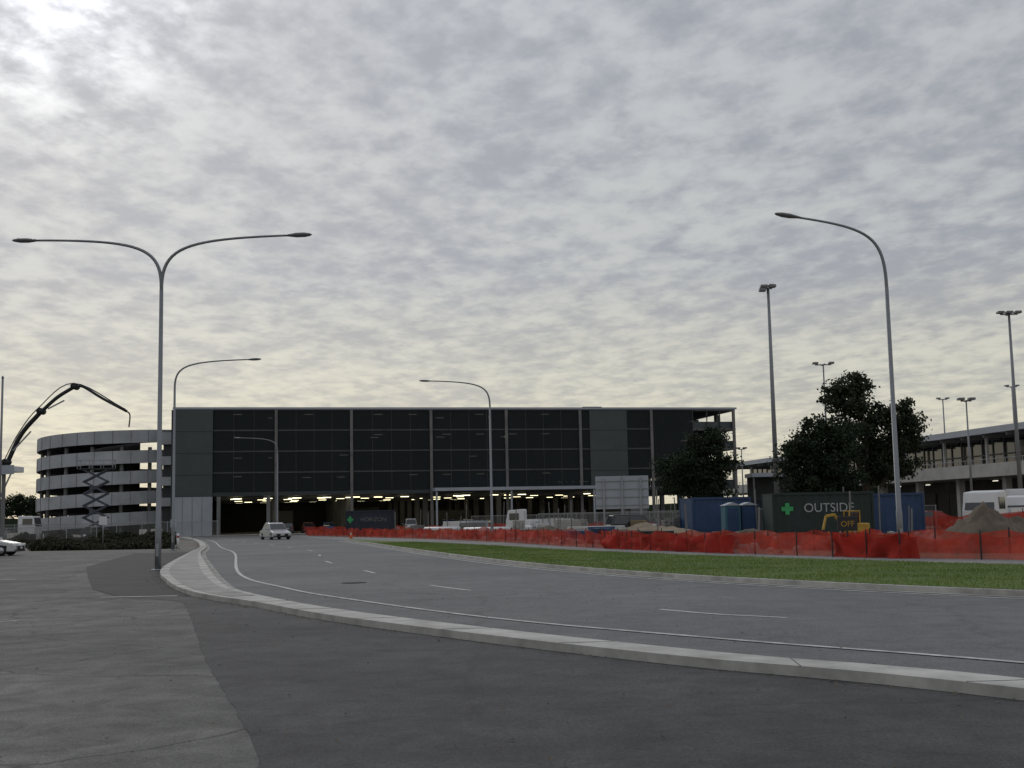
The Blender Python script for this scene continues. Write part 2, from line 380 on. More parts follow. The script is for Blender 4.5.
boxes('canopy_posts',[(x-.12,x+.12,-3,-2.76,0,5.55) for x in (36.1,46.9,59.2)],M_lightclad,cp)
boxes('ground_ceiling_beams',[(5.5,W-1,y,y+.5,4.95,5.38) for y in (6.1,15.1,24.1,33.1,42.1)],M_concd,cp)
tl=[]
for y in (2.5,5,9,12,18,21,27,31,37,45):
    x=7+random.random()*3
    while x<66:
        if random.random()<.7: tl.append((x,x+1.2,y,y+.16,5.0,5.08))
        x+=3.6+random.random()*.8
boxes('ground_floor_lights',tl,M_tube,cp)
tl=[]
for z in lev:
    for y in (3,9):
        for x in range(8,66,5):
            if random.random()<.35: tl.append((x,x+1.2,y,y+.12,z+2.38,z+2.45))
boxes('deck_lights',tl,M_tube2,cp)
boxes('roof_plant',[(61,64,8,11,17.5,18.6),(30,31,6,7,17.5,18.2)],M_panel2,cp)
boxes('ground_partitions',[(66,68.5,1,14,0,5.3),(14.5,17,20,26,0,3.4),(40,49,40,41,0,3.2),(25,33,44,45,0,4)],M_concd,cp)
boxes('floor_slab_ground',[(0,W,-2,DEP,.003,.06)],M_conc,cp)
boxes('portal',[(5.9,6.4,-1.2,-.5,0,5.3),(12.6,13.1,-1.2,-.5,0,5.3)],M_concd,cp)

# ------------------------------------------------------------------ spiral ramp
sp=grp('spiral_ramp_building',(-58.6,177,0))
Rr=10.9
def helix(name,r0,r1,zb,zt,m,a0=math.pi*.5,turns=4.0,pitch=2.86,zstart=1.0,n=320):
    v=[];f=[]
    for i in range(n+1):
        a=a0+2*math.pi*turns*i/n; z=zstart+pitch*turns*i/n
        for (r,zz) in ((r0,z+zb),(r1,z+zb),(r1,z+zt),(r0,z+zt)):
            v.append((r*math.cos(a),r*math.sin(a),zz))
    for i in range(n):
        for k in range(4):
            a=i*4+k;b=i*4+(k+1)%4; f.append((a,b,b+4,a+4))
    return mk(name,v,f,m,sp)
helix('parapet',Rr,Rr-.22,-.75,1.05,M_ramp,turns=4.88,zstart=.75)
helix('ramp_deck',Rr-.23,3.5,-.6,-.3,M_slab,turns=4.88,zstart=.75)
cols=[]
for k in range(16):
    a=k*2*math.pi/16
    cols.append(((Rr-.8)*math.cos(a),(Rr-.8)*math.sin(a)))
for i,(x,y) in enumerate(cols): tube('column',[(x,y,0),(x,y,12.6)],.28,M_concd,sp,n=8)
tube('core',[(0,0,0),(0,0,14.6)],3.4,M_concd,sp,n=28)
js=[]
for k in range(28):
    a=k*2*math.pi/28+.05
    x,y=(Rr+.02)*math.cos(a),(Rr+.02)*math.sin(a)
    for t in range(5):
        zz=.75+2.86*(((a-math.pi*.5)%(2*math.pi))/(2*math.pi)+t)
        if zz<14.4: js.append(((x,y,zz-.73),(x,y,zz+1.03)))
beams('panel_joints',js,.05,M_concd,sp)
boxes('link_bridge',[(8.8,13.5,-8,3,12.9,14.6),(8.8,13.5,-8,3,10,11.2),(8.8,13.5,-8,3,7.1,8.3),(8.8,13.5,-8,3,4.2,5.4)],M_ramp,sp)
boxes('link_core',[(9,13.4,-7,2,0,14.2)],M_panel,sp)

# ------------------------------------------------------------------ street lamps
def lamp_head(parent,p,d,slope=0,s=1.0):
    prof=[(-.05,.06),(.1,.1),(.35,.17),(.65,.17),(.85,.10),(.92,.03)]
    v=[];f=[];n=12
    for (t,w) in prof:
        for k in range(n):
            a=2*math.pi*k/n
            v.append((p[0]+d*t*s,p[1]+math.cos(a)*w*s,p[2]+slope*t+math.sin(a)*w*.48*s+.0))
    for i in range(len(prof)-1):
        for k in range(n):
            a=i*n+k;b=i*n+(k+1)%n; f.append((a,b,b+n,a+n))
    f.append(tuple(range(n-1,-1,-1)));f.append(tuple(range((len(prof)-1)*n,len(prof)*n)))
    mk('luminaire',v,f,M_lamph,parent,True)
def street_lamp(loc,dirs,arm=5.2,h=12.0,split=10.4,c2=.3,rise=.25,rz=0):
    e=grp('street_lamp',loc,rz)
    tube('pole',[(0,0,0),(0,0,1.6),(0,0,1.62),(0,0,split)],[.115,.11,.095,.07],M_pole,e,12)
    tube('base_plate',[(0,0,0),(0,0,.05)],[.24,.24],M_galv,e,8)
    boxes('access_door',[(-.05,.05,-.122,-.1,.5,.95)],M_galv,e)
    for d in dirs:
        P0=Vector((0,0,split));P1=Vector((0,0,split+(h-split)*.85));P2=Vector((d*arm*c2,0,h-rise*.1));P3=Vector((d*(arm-.85),0,h+rise))
        c=[Vector((0,0,split-.25))]
        for i in range(0,21):
            t=i/20; c.append(P0*(1-t)**3+P1*3*t*(1-t)**2+P2*3*t*t*(1-t)+P3*t**3)
        nn=len(c)
        tube('arm',c,[.068-.028*i/(nn-1) for i in range(nn)],M_pole,e,10)
        sl=(P3-P2).normalized(); lamp_head(e,(d*(arm-.9),0,h+rise),d,sl.z/abs(sl.x))
    return e
street_lamp((-12.66,42.9,.0),(-1,1),arm=5.45,h=11.95,split=10.1,c2=.14,rise=.06)
street_lamp((13.75,43.2,0),(-1,),arm=3.95,h=11.95,split=9.7,c2=.12,rise=.42)
street_lamp((-21.5,76,0),(1,),arm=5.5,h=11.95,split=10.2,c2=.1,rise=.05)
street_lamp((-1.7,90,0),(-1,),arm=5.3,h=11.85,split=10.0,c2=.12,rise=.15)
street_lamp((-28.5,145,0),(-1,),arm=5.2,h=11.75,split=10.0,c2=.12,rise=.12)
def mast(loc,h,r=.22,heads=3,w=1.0):
    e=grp('floodlight_mast',loc)
    tube('shaft',[(0,0,0),(0,0,h*.5),(0,0,h-.4)],[r,r*.75,r*.5],M_pole,e,12)
    beams('crossarm',[((-w,0,h-.35),(w,0,h-.35)),((0,-w*.8,h-.35),(0,w*.8,h-.35))],.12,M_pole,e)
    for i in range(heads):
        x=-w+2*w*i/max(1,heads-1)
        boxes('floodlight',[(x-.3,x+.3,-.35,.25,h-.28,h-.05)],M_lamph,e,.04)
    return e
m=mast((21.8,100,0),20.8,.24,2,.35)
boxes('head_cluster',[(-.75,-.2,-.3,.3,20.2,20.5),(.05,.5,-.3,.3,20.55,20.8)],M_lamph,m,.05)
mast((46.2,110,0),19.8,.22,3,.8)
mast((35.3,135,0),18.5,.16,2,.9)
mast((68.4,190,0),19.3,.18,2,.7)
mast((77.4,185,0),20.6,.18,2,.8)
mast((42.5,112,0),12.0,.13,2,.5)
mast((34.2,180,0),11.5,.13,2,.5)

# ------------------------------------------------------------------ terminal on the right
tdx,tdy=54-80.5,285-125; tl_=math.hypot(tdx,tdy)
tr=grp('airport_terminal',(80.5,125,0),math.atan2(tdy,tdx))
LT=tl_
boxes('roof',[(0,LT,-30,4.5,12.5,13.1)],M_lightclad,tr)
boxes('roof_edge',[(0,LT,4.5,4.75,12.3,13.2)],M_lightclad,tr)
boxes('roof_ribs',[(x,x+.3,-2,4.3,11.8,12.47) for x in range(2,int(LT),6)],M_concd,tr)
boxes('glazed_wall',[(0,LT,-2.3,-2,7.2,12.48)],M_glass,tr)
boxes('mullions',[(x,x+.15,-2,-1.85,7.2,12.4) for x in range(1,int(LT),3)],M_concd,tr)
boxes('transom',[(0,LT,-1.99,-1.8,9.6,9.8)],M_concd,tr)
boxes('roof_columns',[(x,x+.35,3,3.35,7.2,12.4) for x in range(3,int(LT),12)],M_conc,tr)
boxes('elevated_deck',[(0,LT,-2,9,5.9,6.8)],M_conc,tr)
boxes('deck_parapet',[(0,LT,9,9.25,5.9,7.7)],M_conc,tr)
boxes('deck_columns',[(x,x+.9,6.5,7.4,0,5.88) for x in range(4,int(LT),12)],M_conc,tr)
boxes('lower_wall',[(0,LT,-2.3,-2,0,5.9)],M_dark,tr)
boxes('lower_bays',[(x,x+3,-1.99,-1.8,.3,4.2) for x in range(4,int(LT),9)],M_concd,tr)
boxes('lower_lights',[(x,x+1.2,0,.2,5.6,5.7) for x in range(4,int(LT),10)],M_tube2,tr)
tube('handrail',[(0,9.1,8.3),(LT,9.1,8.3)],.05,M_galv,tr,6)
boxes('handrail_posts',[(x,x+.08,9.06,9.14,7.7,8.28) for x in range(1,int(LT),2)],M_galv,tr)
cn=grp('site_canopy',(40,190,0),0)
boxes('roof',[(-3,4,-3,3,7.2,7.8)],M_lightclad,cn)
boxes('posts',[(x,x+.2,-2.8,-2.6,0,7.2) for x in (-2.8,.5,3.6)],M_concd,cn)
boxes('wall',[(-3,4,1,1.2,0,7.2)],M_dark,cn)

# ------------------------------------------------------------------ trees
def tree(name,loc,lobes,trunk_r=.28,fork=2.4,clumps=26,per=70,leaf=.2,m=M_leaf,seed=1,cr=.55):
    rnd=random.Random(seed); e=grp(name,loc)
    top=Vector((0,0,fork))
    tube('trunk',[(0,0,-.1),(.06,0,fork*.5),tuple(top)],[trunk_r*1.2,trunk_r,trunk_r*.8],M_bark,e,10)
    v=[];f=[]
    for li,(cx,cy,cz,rx,rz_) in enumerate(lobes):
        c=Vector((cx,cy,cz)); mid=top.lerp(c,.5)+Vector((rnd.uniform(-.3,.3),rnd.uniform(-.3,.3),.2))
        tube('limb',[tuple(top),tuple(mid),tuple(c)],[trunk_r*.6,trunk_r*.38,trunk_r*.16],M_bark,e,8)
        nc=int(clumps*(rx/2)**1.6)
        for k in range(nc):
            d=Vector((rnd.gauss(0,1),rnd.gauss(0,1),rnd.gauss(0,1))).normalized()
            rr=rnd.uniform(.15,1.0)**.55
            rr*=.8+.3*noise.noise(Vector((d.x*1.9+seed+li,d.y*1.9,d.z*1.9)))*2.0
            p=c+Vector((d.x*rx*rr,d.y*rx*rr,d.z*rz_*rr))
            if k%3==0: tube('twig',[tuple(c.lerp(p,.15)),tuple(c.lerp(p,.6)+Vector((0,0,.1))),tuple(p)],[trunk_r*.14,trunk_r*.09,.015],M_bark,e,5)
            sz=rnd.uniform(.45,1.35)*cr
            for j in range(int(per*rnd.uniform(.6,1.3))):
                q=p+Vector((rnd.gauss(0,sz*.6),rnd.gauss(0,sz*.6),rnd.gauss(0,sz*.42)))
                u=Vector((rnd.gauss(0,1),rnd.gauss(0,1),rnd.gauss(0,1)-.5)).normalized()*leaf*rnd.uniform(.6,1.3)
                w=u.cross(Vector((rnd.gauss(0,1),rnd.gauss(0,1),rnd.gauss(0,1)))).normalized()*leaf*.3
                n=len(v); v+=[q-u*.5,q+w,q+u*.5,q-w]; f.append((n,n+1,n+2,n+3))
    mk('foliage',v,f,m,e)
    return e
tree('gum_tree',(25.3,86,0),[(-1.7,0,9.6,2.3,1.8),(.3,.5,8.2,2.3,1.8),(2.4,0,8.3,2.1,1.7),(2.9,.3,6.6,1.8,1.3),(-1.0,0,6.6,2.3,1.8),(1.3,.5,6.0,2.1,1.5),(-.6,0,10.7,1.4,.9),(2.3,.2,4.6,1.5,1.1),(.6,0,4.3,1.8,1.2)],.32,2.4,clumps=32,per=85,leaf=.26,seed=3,cr=.5)
tree('dark_tree',(21.4,83,0),[(-1.0,0,5.9,2.2,1.7),(1.0,.2,5.2,2.4,1.8),(-1.2,.3,4.0,2.1,1.5),(1.3,0,3.4,2.2,1.4),(-.2,0,7.3,1.6,1.1),(1.4,0,6.7,1.7,1.2),(-.5,0,2.8,2.0,1.2)],.28,1.8,clumps=38,per=90,leaf=.24,m=M_leaf2,seed=5,cr=.52)
tree('bushy_tree',(16.9,112,0),[(-1.8,0,6.0,2.3,1.6),(1.2,.3,7.6,2.3,1.7),(2.1,.3,5.6,2.1,1.8),(-1.8,.3,4.3,2.2,1.4),(.5,0,5.4,2.4,1.9),(1.8,0,8.8,1.5,1.0),(1.4,0,3.6,2.2,1.3)],.3,2.0,clumps=36,per=90,leaf=.28,m=M_leaf2,seed=8,cr=.58)
tree('street_tree',(-84,205,0),[(0,0,5.5,3.0,2.3),(2.5,0,4.6,2.4,1.9),(-3,0,4.8,2.6,2.0)],.3,2.0,clumps=30,per=70,leaf=.36,m=M_leaf2,seed=11,cr=.7)
tree('street_tree',(-76,200,0),[(0,0,4.6,2.4,1.9),(1.6,0,3.6,2.0,1.5)],.22,1.4,clumps=30,per=70,leaf=.32,m=M_leaf2,seed=13,cr=.6)
tree('street_tree',(36,140,0),[(0,0,5.0,2.2,1.9),(1.6,0,4.0,2.0,1.5),(-1.8,0,4.0,2.0,1.6)],.22,1.6,clumps=30,per=70,leaf=.3,m=M_leaf2,seed=17,cr=.6)
def hedge(name,pts,h,w,m,dens=900,seed=1,leaf=.1):
    rnd=random.Random(seed); P=resamp(cat(pts),60); v=[];f=[]
    L_=sum((b-a).length for a,b in zip(P,P[1:]))
    for i in range(int(L_*dens)):
        k=rnd.randrange(59); p=P[k].lerp(P[k+1],rnd.random())
        hh=h*(.75+.7*noise.noise(Vector((p.x*.6,p.y*.5,seed))))
        o=rnd.gauss(0,w*.35); z=rnd.uniform(.0,1)**.7*hh*(1-min(1,abs(o)/w)*.5)
        q=Vector((p.x+rnd.uniform(-.1,.1),p.y+o,z))
        u=Vector((rnd.gauss(0,1),rnd.gauss(0,1),rnd.gauss(0,1))).normalized()*leaf
        t=u.cross(Vector((rnd.gauss(0,1),rnd.gauss(0,1),rnd.gauss(0,1)))).normalized()*leaf*.5
        n=len(v); v+=[q-u,q+t,q+u,q-t]; f.append((n,n+1,n+2,n+3))
    mk(name,v,f,m)
hedge('hedge',[(-33.5,84),(-28,83),(-23.3,82.5)],.95,1.2,M_hedge,1300,3,.11)
hedge('hedge',[(-50,100),(-40,98),(-29,96)],.9,1.2,M_hedge,700,4,.13)
hedge('hedge',[(-60,112),(-45,111),(-31,110)],1.3,1.2,M_hedge,500,6,.15)

# ------------------------------------------------------------------ orange fence
def barrier(name,pts,h,m,seed=1,posts=3.0,lean=.0,fold=.1,sagk=.14):
    e=grp(name); P=resamp(cat(pts),max(30,int(sum((Vector(b)-Vector(a)).length for a,b in zip([p[:2] for p in pts],[p[:2] for p in pts][1:]))/.22)))
    v=[];f=[];rows=5;n=len(P)
    Dd=[0]
    for a,b in zip(P,P[1:]): Dd.append(Dd[-1]+(b-a).length)
    Of=offset(P,1.0)
    for i,p in enumerate(P):
        s=Dd[i]; nv=(Of[i]-p)
        u=(s%posts)/posts; sag=sagk*math.sin(math.pi*u)*(1+noise.noise(Vector((s*.31,seed,0)))*2.2)
        top=h*(1+.22*noise.noise(Vector((s*.13,seed,8))))-max(0,sag)+.06*noise.noise(Vector((s*.9,seed,3)))
        for r in range(rows):
            t=r/(rows-1)
            o=fold*noise.noise(Vector((s*1.6,t*1.5,seed)))*2.4+lean*t
            v.append((p.x+nv.x*o,p.y+nv.y*o,.02+t*top))
    for i in range(n-1):
        for r in range(rows-1):
            a=i*rows+r; f.append((a,a+rows,a+rows+1,a+1))
    mk('mesh',v,f,m,e,True)
    s=0;pl=[]
    for i,p in enumerate(P):
        if Dd[i]>=s:
            pl.append((p.x-.02,p.x+.02,p.y-.02,p.y+.02,0,h+.08)); s+=posts
    boxes('pickets',pl,M_dark,e)
    return e
barrier('orange_safety_fence',fence,.84,M_orange,1,2.6)
barrier('orange_safety_fence',[(-22,146),(-12,118),(1,84),(7,62),(13,49),(19,41),(33,30)],.85,M_orange,5,fold=.14)
barrier('orange_safety_fence',[(-26,150),(-10,138),(10,120),(26,100),(45,85)],1.0,M_orange,9)
barrier('red_barrier',[(11.2,42.8),(12.6,40.4),(13.2,39.5)],.88,M_redcl,3,1.5,fold=.2)
barrier('red_barrier',[(15.6,36.2),(18,33.2),(21,29.4)],.8,M_redcl,4,2.0,fold=.2)
barrier('red_barrier',[(4.4,59.6),(7.2,52.0),(8.7,48.1)],.75,M_redcl,6,2.5,fold=.15)
barrier('orange_safety_fence',[(23,60),(27,57),(32,55)],1.5,M_orange,7,2.5,fold=.15)
barrier('orange_safety_fence',[(26,75),(31,72),(37,70)],1.5,M_orange,12,2.5,fold=.15)

# ------------------------------------------------------------------ vehicles
def loft_body(name,prof_low,w,m,parent,taper=.0,bevel=.06):
    n=len(prof_low); zmax=max(p[1] for p in prof_low); zmin=min(p[1] for p in prof_low)
    v=[]
    for s in (-1,1):
        for (x,z) in prof_low:
            k=1-taper*(z-zmin)/(zmax-zmin)
            v.append((x,s*w/2*k,z))
    f=[tuple(range(n-1,-1,-1)),tuple(range(n,2*n))]
    for i in range(n):
        j=(i+1)%n; f.append((i,j,n+j,n+i))
    return mk(name,v,f,m,parent,False,bevel)
def wheels(parent,xs,w,r,m2=M_silver):
    for x in xs:
        for s in (-1,1):
            y=s*(w/2-.1)
            tube('tyre',[(x,y-.11,r),(x,y+.11,r)],r,M_black,parent,18)
            tube('rim',[(x,y+s*.10,r),(x,y+s*.125,r)],r*.6,m2,parent,12)
def car(name,loc,rz,paint,L=4.5,H=1.45,W_=1.76,kind='sedan'):
    e=grp(name,loc,rz); h=L/2
    low=[(-h,.35),(-h+.05,.22),(h-.1,.22),(h,.35),(h-.02,.6),(h-.25,.72),(h-1.15,.9),(-h+.9 if kind=='sedan' else -h+.1,.93),(-h+.05,.85)]
    loft_body('body',low,W_,paint,e,.06,.07)
    if kind=='sedan': cab=[(h-1.2,.88),(h-1.95,H-.06),(h-2.3,H),(-h+1.5,H),(-h+1.2,H-.05),(-h+.55,.9)]
    else: cab=[(h-1.1,.88),(h-1.75,H-.06),(h-2.1,H),(-h+.55,H),(-h+.35,H-.06),(-h+.1,.92)]
    loft_body('roof',cab,W_*.93,paint,e,.2,.05)
    wy=W_*.93/2
    def kk(z): return 1-.2*(z-.88)/(H-.88)
    zb,zt=.96,H-.12
    def xs_front(z): return (h-1.2)+((h-1.95)-(h-1.2))*(z-.88)/((H-.06)-.88) if kind=='sedan' else (h-1.1)+((h-1.75)-(h-1.1))*(z-.88)/((H-.06)-.88)
    def xs_back(z): return (-h+.55)+(.65)*(z-.9)/((H-.05)-.9) if kind=='sedan' else (-h+.1)+.25*(z-.92)/((H-.06)-.92)
    v=[];f=[]
    xm=(xs_front(zb)+xs_back(zb))/2-.1
    for s in (-1,1):
        for (a0,a1,b0,b1) in ((xs_front(zb)-.12,xm+.05,xs_front(zt)-.12,xm+.05),(xm-.05,xs_back(zb)+.22,xm-.05,xs_back(zt)+.2)):
            n=len(v)
            v+=[(a0,s*(wy*kk(zb)+.012),zb),(a1,s*(wy*kk(zb)+.012),zb),(b1,s*(wy*kk(zt)+.012),zt),(b0,s*(wy*kk(zt)+.012),zt)]
            f.append((n,n+1,n+2,n+3))
    for fx,o in ((xs_front,.02),(xs_back,-.02)):
        n=len(v)
        v+=[(fx(zb)+o,-(wy*kk(zb)-.06),zb),(fx(zb)+o,(wy*kk(zb)-.06),zb),(fx(zt)+o,(wy*kk(zt)-.06),zt),(fx(zt)+o,-(wy*kk(zt)-.06),zt)]
        f.append((n,n+1,n+2,n+3))
    mk('windows',v,f,M_glass,e)
    wheels(e,(h-.85,-h+.85),W_,.31)
    boxes('wheel_arches',[(x-.37,x+.37,-W_/2-.004,W_/2+.004,.2,.62) for x in (h-.85,-h+.85)],M_black,e,.1)
    boxes('headlights',[(h-.2,h+.0,s*W_*.36-.2,s*W_*.36+.2,.56,.7) for s in (-1,1)],M_headl,e,.03)
    boxes('tail_lights',[(-h-.005,-h+.15,s*W_*.4-.12,s*W_*.4+.12,.65,.85) for s in (-1,1)],M_red,e,.02)
    boxes('grille',[(h-.12,h+.012,-.55,.55,.3,.55)],M_black,e,.02)
    boxes('number_plate',[(h+.013,h+.025,-.19,.19,.4,.5)],M_headl,e)
    boxes('mirrors',[(h-1.55,h-1.4,s*(W_/2+.08)-.09,s*(W_/2+.08)+.09,.95,1.08) for s in (-1,1)],paint,e,.03)
    boxes('bumper',[(h-.08,h+.01,-W_*.45,W_*.45,.24,.31),(-h-.01,-h+.05,-W_*.45,W_*.45,.24,.4)],M_dark,e,.02)
    return e
car('parked_car',(-31.2,70.6,.004),R(4),M_silver,4.6,1.42)
car('moving_car',(-23.0,116,.008),R(-62),M_silver,4.6,1.6,1.84,'sedan')
car('parked_car',(13.9,92,.004),R(195),M_white,4.6,1.75,1.8,'hatch')
car('parked_car',(17.3,99,.004),R(-70),M_charc,4.5,1.5)
car('parked_car',(9.5,96,.004),R(10),M_charc,4.5,1.7,1.8,'hatch')
car('parked_car',(36.6,95,.004),R(160),M_silver,4.5,1.5)
car('parked_car',(40.5,104,.004),R(170),M_charc,4.5,1.6,1.8,'hatch')
car('parked_car',(45,106,.004),R(175),M_white,4.5,1.5)
car('parked_car',(35.2,103,.004),R(170),M_maroon,4.5,1.5)
rc=random.Random(21)
ca,sa=math.cos(BR),math.sin(BR)
for i,(u,d) in enumerate([(15.5,3),(18.5,3),(21.3,3.2),(27,2.5),(30,3),(33,2.6),(38.5,3),(41.5,2.8),(44.3,3),(49.5,3),(52.4,2.8),(55.4,3),(61,-5),(66,-6),(28,-6),(40,-7.5),(53,-6.5),(73,-5),(77,-6)]):
    x=-46.8+u*ca-d*sa; y=165+u*sa+d*ca
    p=rc.choice([M_silver,M_charc,M_silver,M_maroon,M_carblue,M_white,M_charc])
    car('parked_car',(x,y,.062 if d>-2 else .004),BR+R(90 if d>0 else 5)+R(rc.uniform(-3,3)),p,4.5,rc.choice([1.45,1.5,1.75]),1.78,rc.choice(['sedan','hatch']))

def truck(name,loc,rz,L=6.5,box=False,s=1):
    e=grp(name,loc,rz,s); h=L/2
    cab=[(h-1.8,.55),(h,.55),(h+.02,1.3),(h-.22,2.35),(h-1.75,2.45),(h-1.8,2.3)]
    loft_body('cab',cab,2.0,M_white,e,.06,.07)
    mk('windscreen',[(h+.03,-.82,1.35),(h+.03,.82,1.35),(h-.18,.78,2.1),(h-.18,-.78,2.1)],[(0,1,2,3)],M_glass,e)
    boxes('side_windows',[(h-1.3,h-.35,-1.0,1.0,1.4,2.05)],M_glass,e)
    boxes('tray',[(-h,h-1.9,-1.05,1.05,.85,1.0)],M_concd,e)
    if box: boxes('cargo_box',[(-h,h-1.95,-1.08,1.08,1.003,2.9)],M_white,e,.04)
    else: boxes('tray_sides',[(-h,h-1.9,s_*1.05-.03,s_*1.05+.03,1.0,1.45) for s_ in (-1,1)]+[(-h,-h+.05,-1,1,1.0,1.45)],M_white,e)
    boxes('chassis',[(-h+.2,h-.3,-.4,.4,.5,.85)],M_dark,e)
    boxes('bumper',[(h-.1,h+.08,-.98,.98,.4,.68)],M_dark,e,.03)
    boxes('headlights',[(h+.02,h+.06,s_*.75-.16,s_*.75+.16,.75,.95) for s_ in (-1,1)],M_headl,e,.02)
    wheels(e,(h-.9,-h+1.2),2.0,.42,M_white)
    return e
truck('tray_truck',(31.2,78,.004),R(230),6.0,s=1.12)
truck('box_truck',(35.6,84,.004),R(240),6.5,True)
truck('tray_truck',(2.5,120,.004),R(170))
# concrete pump truck with boom
pt=grp('concrete_pump_truck',(-64.6,150,0),0)
tube('boom_lower',cat([(-.8,0,3.2),(-.4,0,6.5),(1.2,0,9.9)],6),[.32]*13,M_dark,pt,8)
tube('boom_mid',cat([(1.2,.3,9.7),(2.9,.3,13.3),(5.4,.3,16.2)],6),[.3]*13,M_dark,pt,8)
tube('boom_upper',cat([(5.4,0,16.0),(7.4,0,17.8),(9.6,0,19.15)],6),[.24]*13,M_dark,pt,8)
tube('boom_tip',cat([(9.6,.25,19.15),(10.6,.25,19.1),(13.0,.25,17.6),(16.1,.25,15.9)],6),[.17]*19,M_dark,pt,8)
tube('hose',cat([(16.1,.25,15.9),(16.5,.25,15.4),(16.4,.25,13.9)],5),[.09]*11,M_black,pt,6)
tube('pipeline',cat([(-.8,-.5,3.2),(-.4,-.5,6.5),(1.2,-.5,10.1),(3.0,-.5,13.6),(5.3,-.5,16.5),(9.6,-.5,19.5),(16.1,-.3,16.1)],6),.07,M_dark,pt,6)
for p in ((1.2,.1,9.8),(5.4,.1,16.1),(9.6,.1,19.15)): tube('knuckle',[(p[0],-.5,p[2]),(p[0],.7,p[2])],.42,M_dark,pt,12)
beams('rams',[((-.1,0,4),(1.9,0,8.5)),((2.0,0,11.2),(4.2,0,13.6)),((6.3,0,16.4),(8.3,0,17.4))],.16,M_galv,pt)
boxes('truck_bed',[(-6.5,3.2,-1.2,1.2,1.0,1.5)],M_dark,pt)
boxes('hopper',[(-6.9,-5.2,-1,1,1.2,2.4)],M_white,pt,.1)
boxes('turret',[(-1.5,.3,-.8,.8,1.5,3.4)],M_white,pt,.1)
loft_body('cab',[(3.3,.8),(5.4,.8),(5.45,1.6),(5.2,3.0),(3.3,3.05)],2.4,M_white,pt,.05,.08)
boxes('cab_windows',[(3.9,5.1,-1.19,1.19,1.9,2.7)],M_glass,pt)
mk('windscreen',[(5.47,-1,1.75),(5.47,1,1.75),(5.26,.97,2.8),(5.26,-.97,2.8)],[(0,1,2,3)],M_glass,pt)
wheels(pt,(4.4,.5,-3.6,-4.9),2.4,.5,M_white)
boxes('outriggers',[(x-.15,x+.15,-3.4,3.4,1.05,1.3) for x in (2.6,-5.9)]+[(x-.15,x+.15,s*3.3-.15,s*3.3+.15,0,1.05) for x in (2.6,-5.9) for s in (-1,1)],M_galv,pt)
# scissor lift
sl=grp('scissor_lift',(-52.8,152,0),R(8))
boxes('chassis',[(-1.6,1.6,-.9,.9,.45,1.1)],M_dark,sl,.05)
wheels(sl,(-1.1,1.1),1.9,.4,M_white)
sg_=[];nst=5;zz=1.2;hs=1.5
for i in range(nst):
    for y in (-.7,.7):
        sg_+=[((-1.45,y,zz),(1.45,y,zz+hs)),((1.45,y,zz),(-1.45,y,zz+hs))]
    sg_+=[((-1.45,-.7,zz),(-1.45,.7,zz)),((1.45,-.7,zz),(1.45,.7,zz))]
    zz+=hs
beams('scissor_arms',sg_,.16,M_scis,sl)
boxes('platform',[(-2.2,2.2,-.95,.95,zz+.05,zz+.2)],M_dark,sl)
rl=[]
for y in (-.9,.9):
    for z in (.65,1.2): rl.append(((-2.15,y,zz+z),(2.15,y,zz+z)))
    for x in (-2.15,-.7,.7,2.15): rl.append(((x,y,zz+.2),(x,y,zz+1.2)))
for x in (-2.15,2.15): rl.append(((x,-.9,zz+1.2),(x,.9,zz+1.2)))
beams('guard_rails',rl,.07,M_galv,sl)

# ------------------------------------------------------------------ containers
def container(name,loc,rz,m,L=6.06,txt=None,cross=False,H=2.59,size=.6,lm=None):
    e=grp(name,loc,rz); w=1.22
    v=[];f=[]
    n=int(L/.14)
    for s in (-1,1):
        b=len(v)
        for i in range(n+1):
            x=-L/2+.1+(L-.2)*i/n; y=s*(w-(.04 if i%4 in (0,1) else 0.0))
            v+=[(x,y,.16),(x,y,H-.12)]
        for i in range(n): f.append((b+2*i,b+2*i+2,b+2*i+3,b+2*i+1))
    mk('corrugated_sides',v,f,m,e)
    boxes('frame',[(-L/2,L/2,s*w-.05,s*w+.02,z,z+.15) for s in (-1,1) for z in (0.02,H-.13)]+
          [(x-.07,x+.07,s*w-.06,s*w+.03,.02,H) for x in (-L/2+.07,L/2-.07) for s in (-1,1)],m,e,.01)
    boxes('roof',[(-L/2+.02,L/2-.02,-w+.02,w-.02,H-.1,H-.03)],m,e)
    boxes('floor',[(-L/2+.02,L/2-.02,-w+.06,w-.06,.1,.2)],M_dark,e)
    boxes('end_walls',[(x-.03,x+.03,-w+.05,w-.05,.15,H-.11) for x in (-L/2+.06,L/2-.06)],m,e)
    beams('door_bars',[((L/2+.02,y,.2),(L/2+.02,y,H-.2)) for y in (-.8,-.3,.3,.8)],.04,M_galv,e)
    if txt:
        cu=bpy.data.curves.new('lettering','FONT'); cu.body=txt; cu.size=size; cu.extrude=.005; cu.align_x='CENTER'
        cu.materials.append(lm or M_letter); o=bpy.data.objects.new('lettering',cu); link(o,e)
        o.location=(.35,-w-.035,1.45); o.rotation_euler=(R(90),0,0)
    if cross:
        boxes('cross_logo',[(-2.5,-1.8,-w-.045,-w-.03,1.53,1.79),(-2.28,-2.02,-w-.05,-w-.046,1.32,2.0)],M_grn,e)
    return e
container('shipping_container',(18.3,73,.15),R(2),M_contg,6.1,'OUTSIDE',True,size=.74)
container('shipping_container',(-15.6,131,.1),R(3),M_navy,5.2,'HORIZON',True,size=.6,lm=M_concd)
container('shipping_container',(13.6,82,.1),R(12),M_blue,4.2)
container('shipping_container',(16.2,95,.1),R(5),M_navy,6.06)
container('shipping_container',(24.3,80,.1),R(-6),M_blue,5.0)
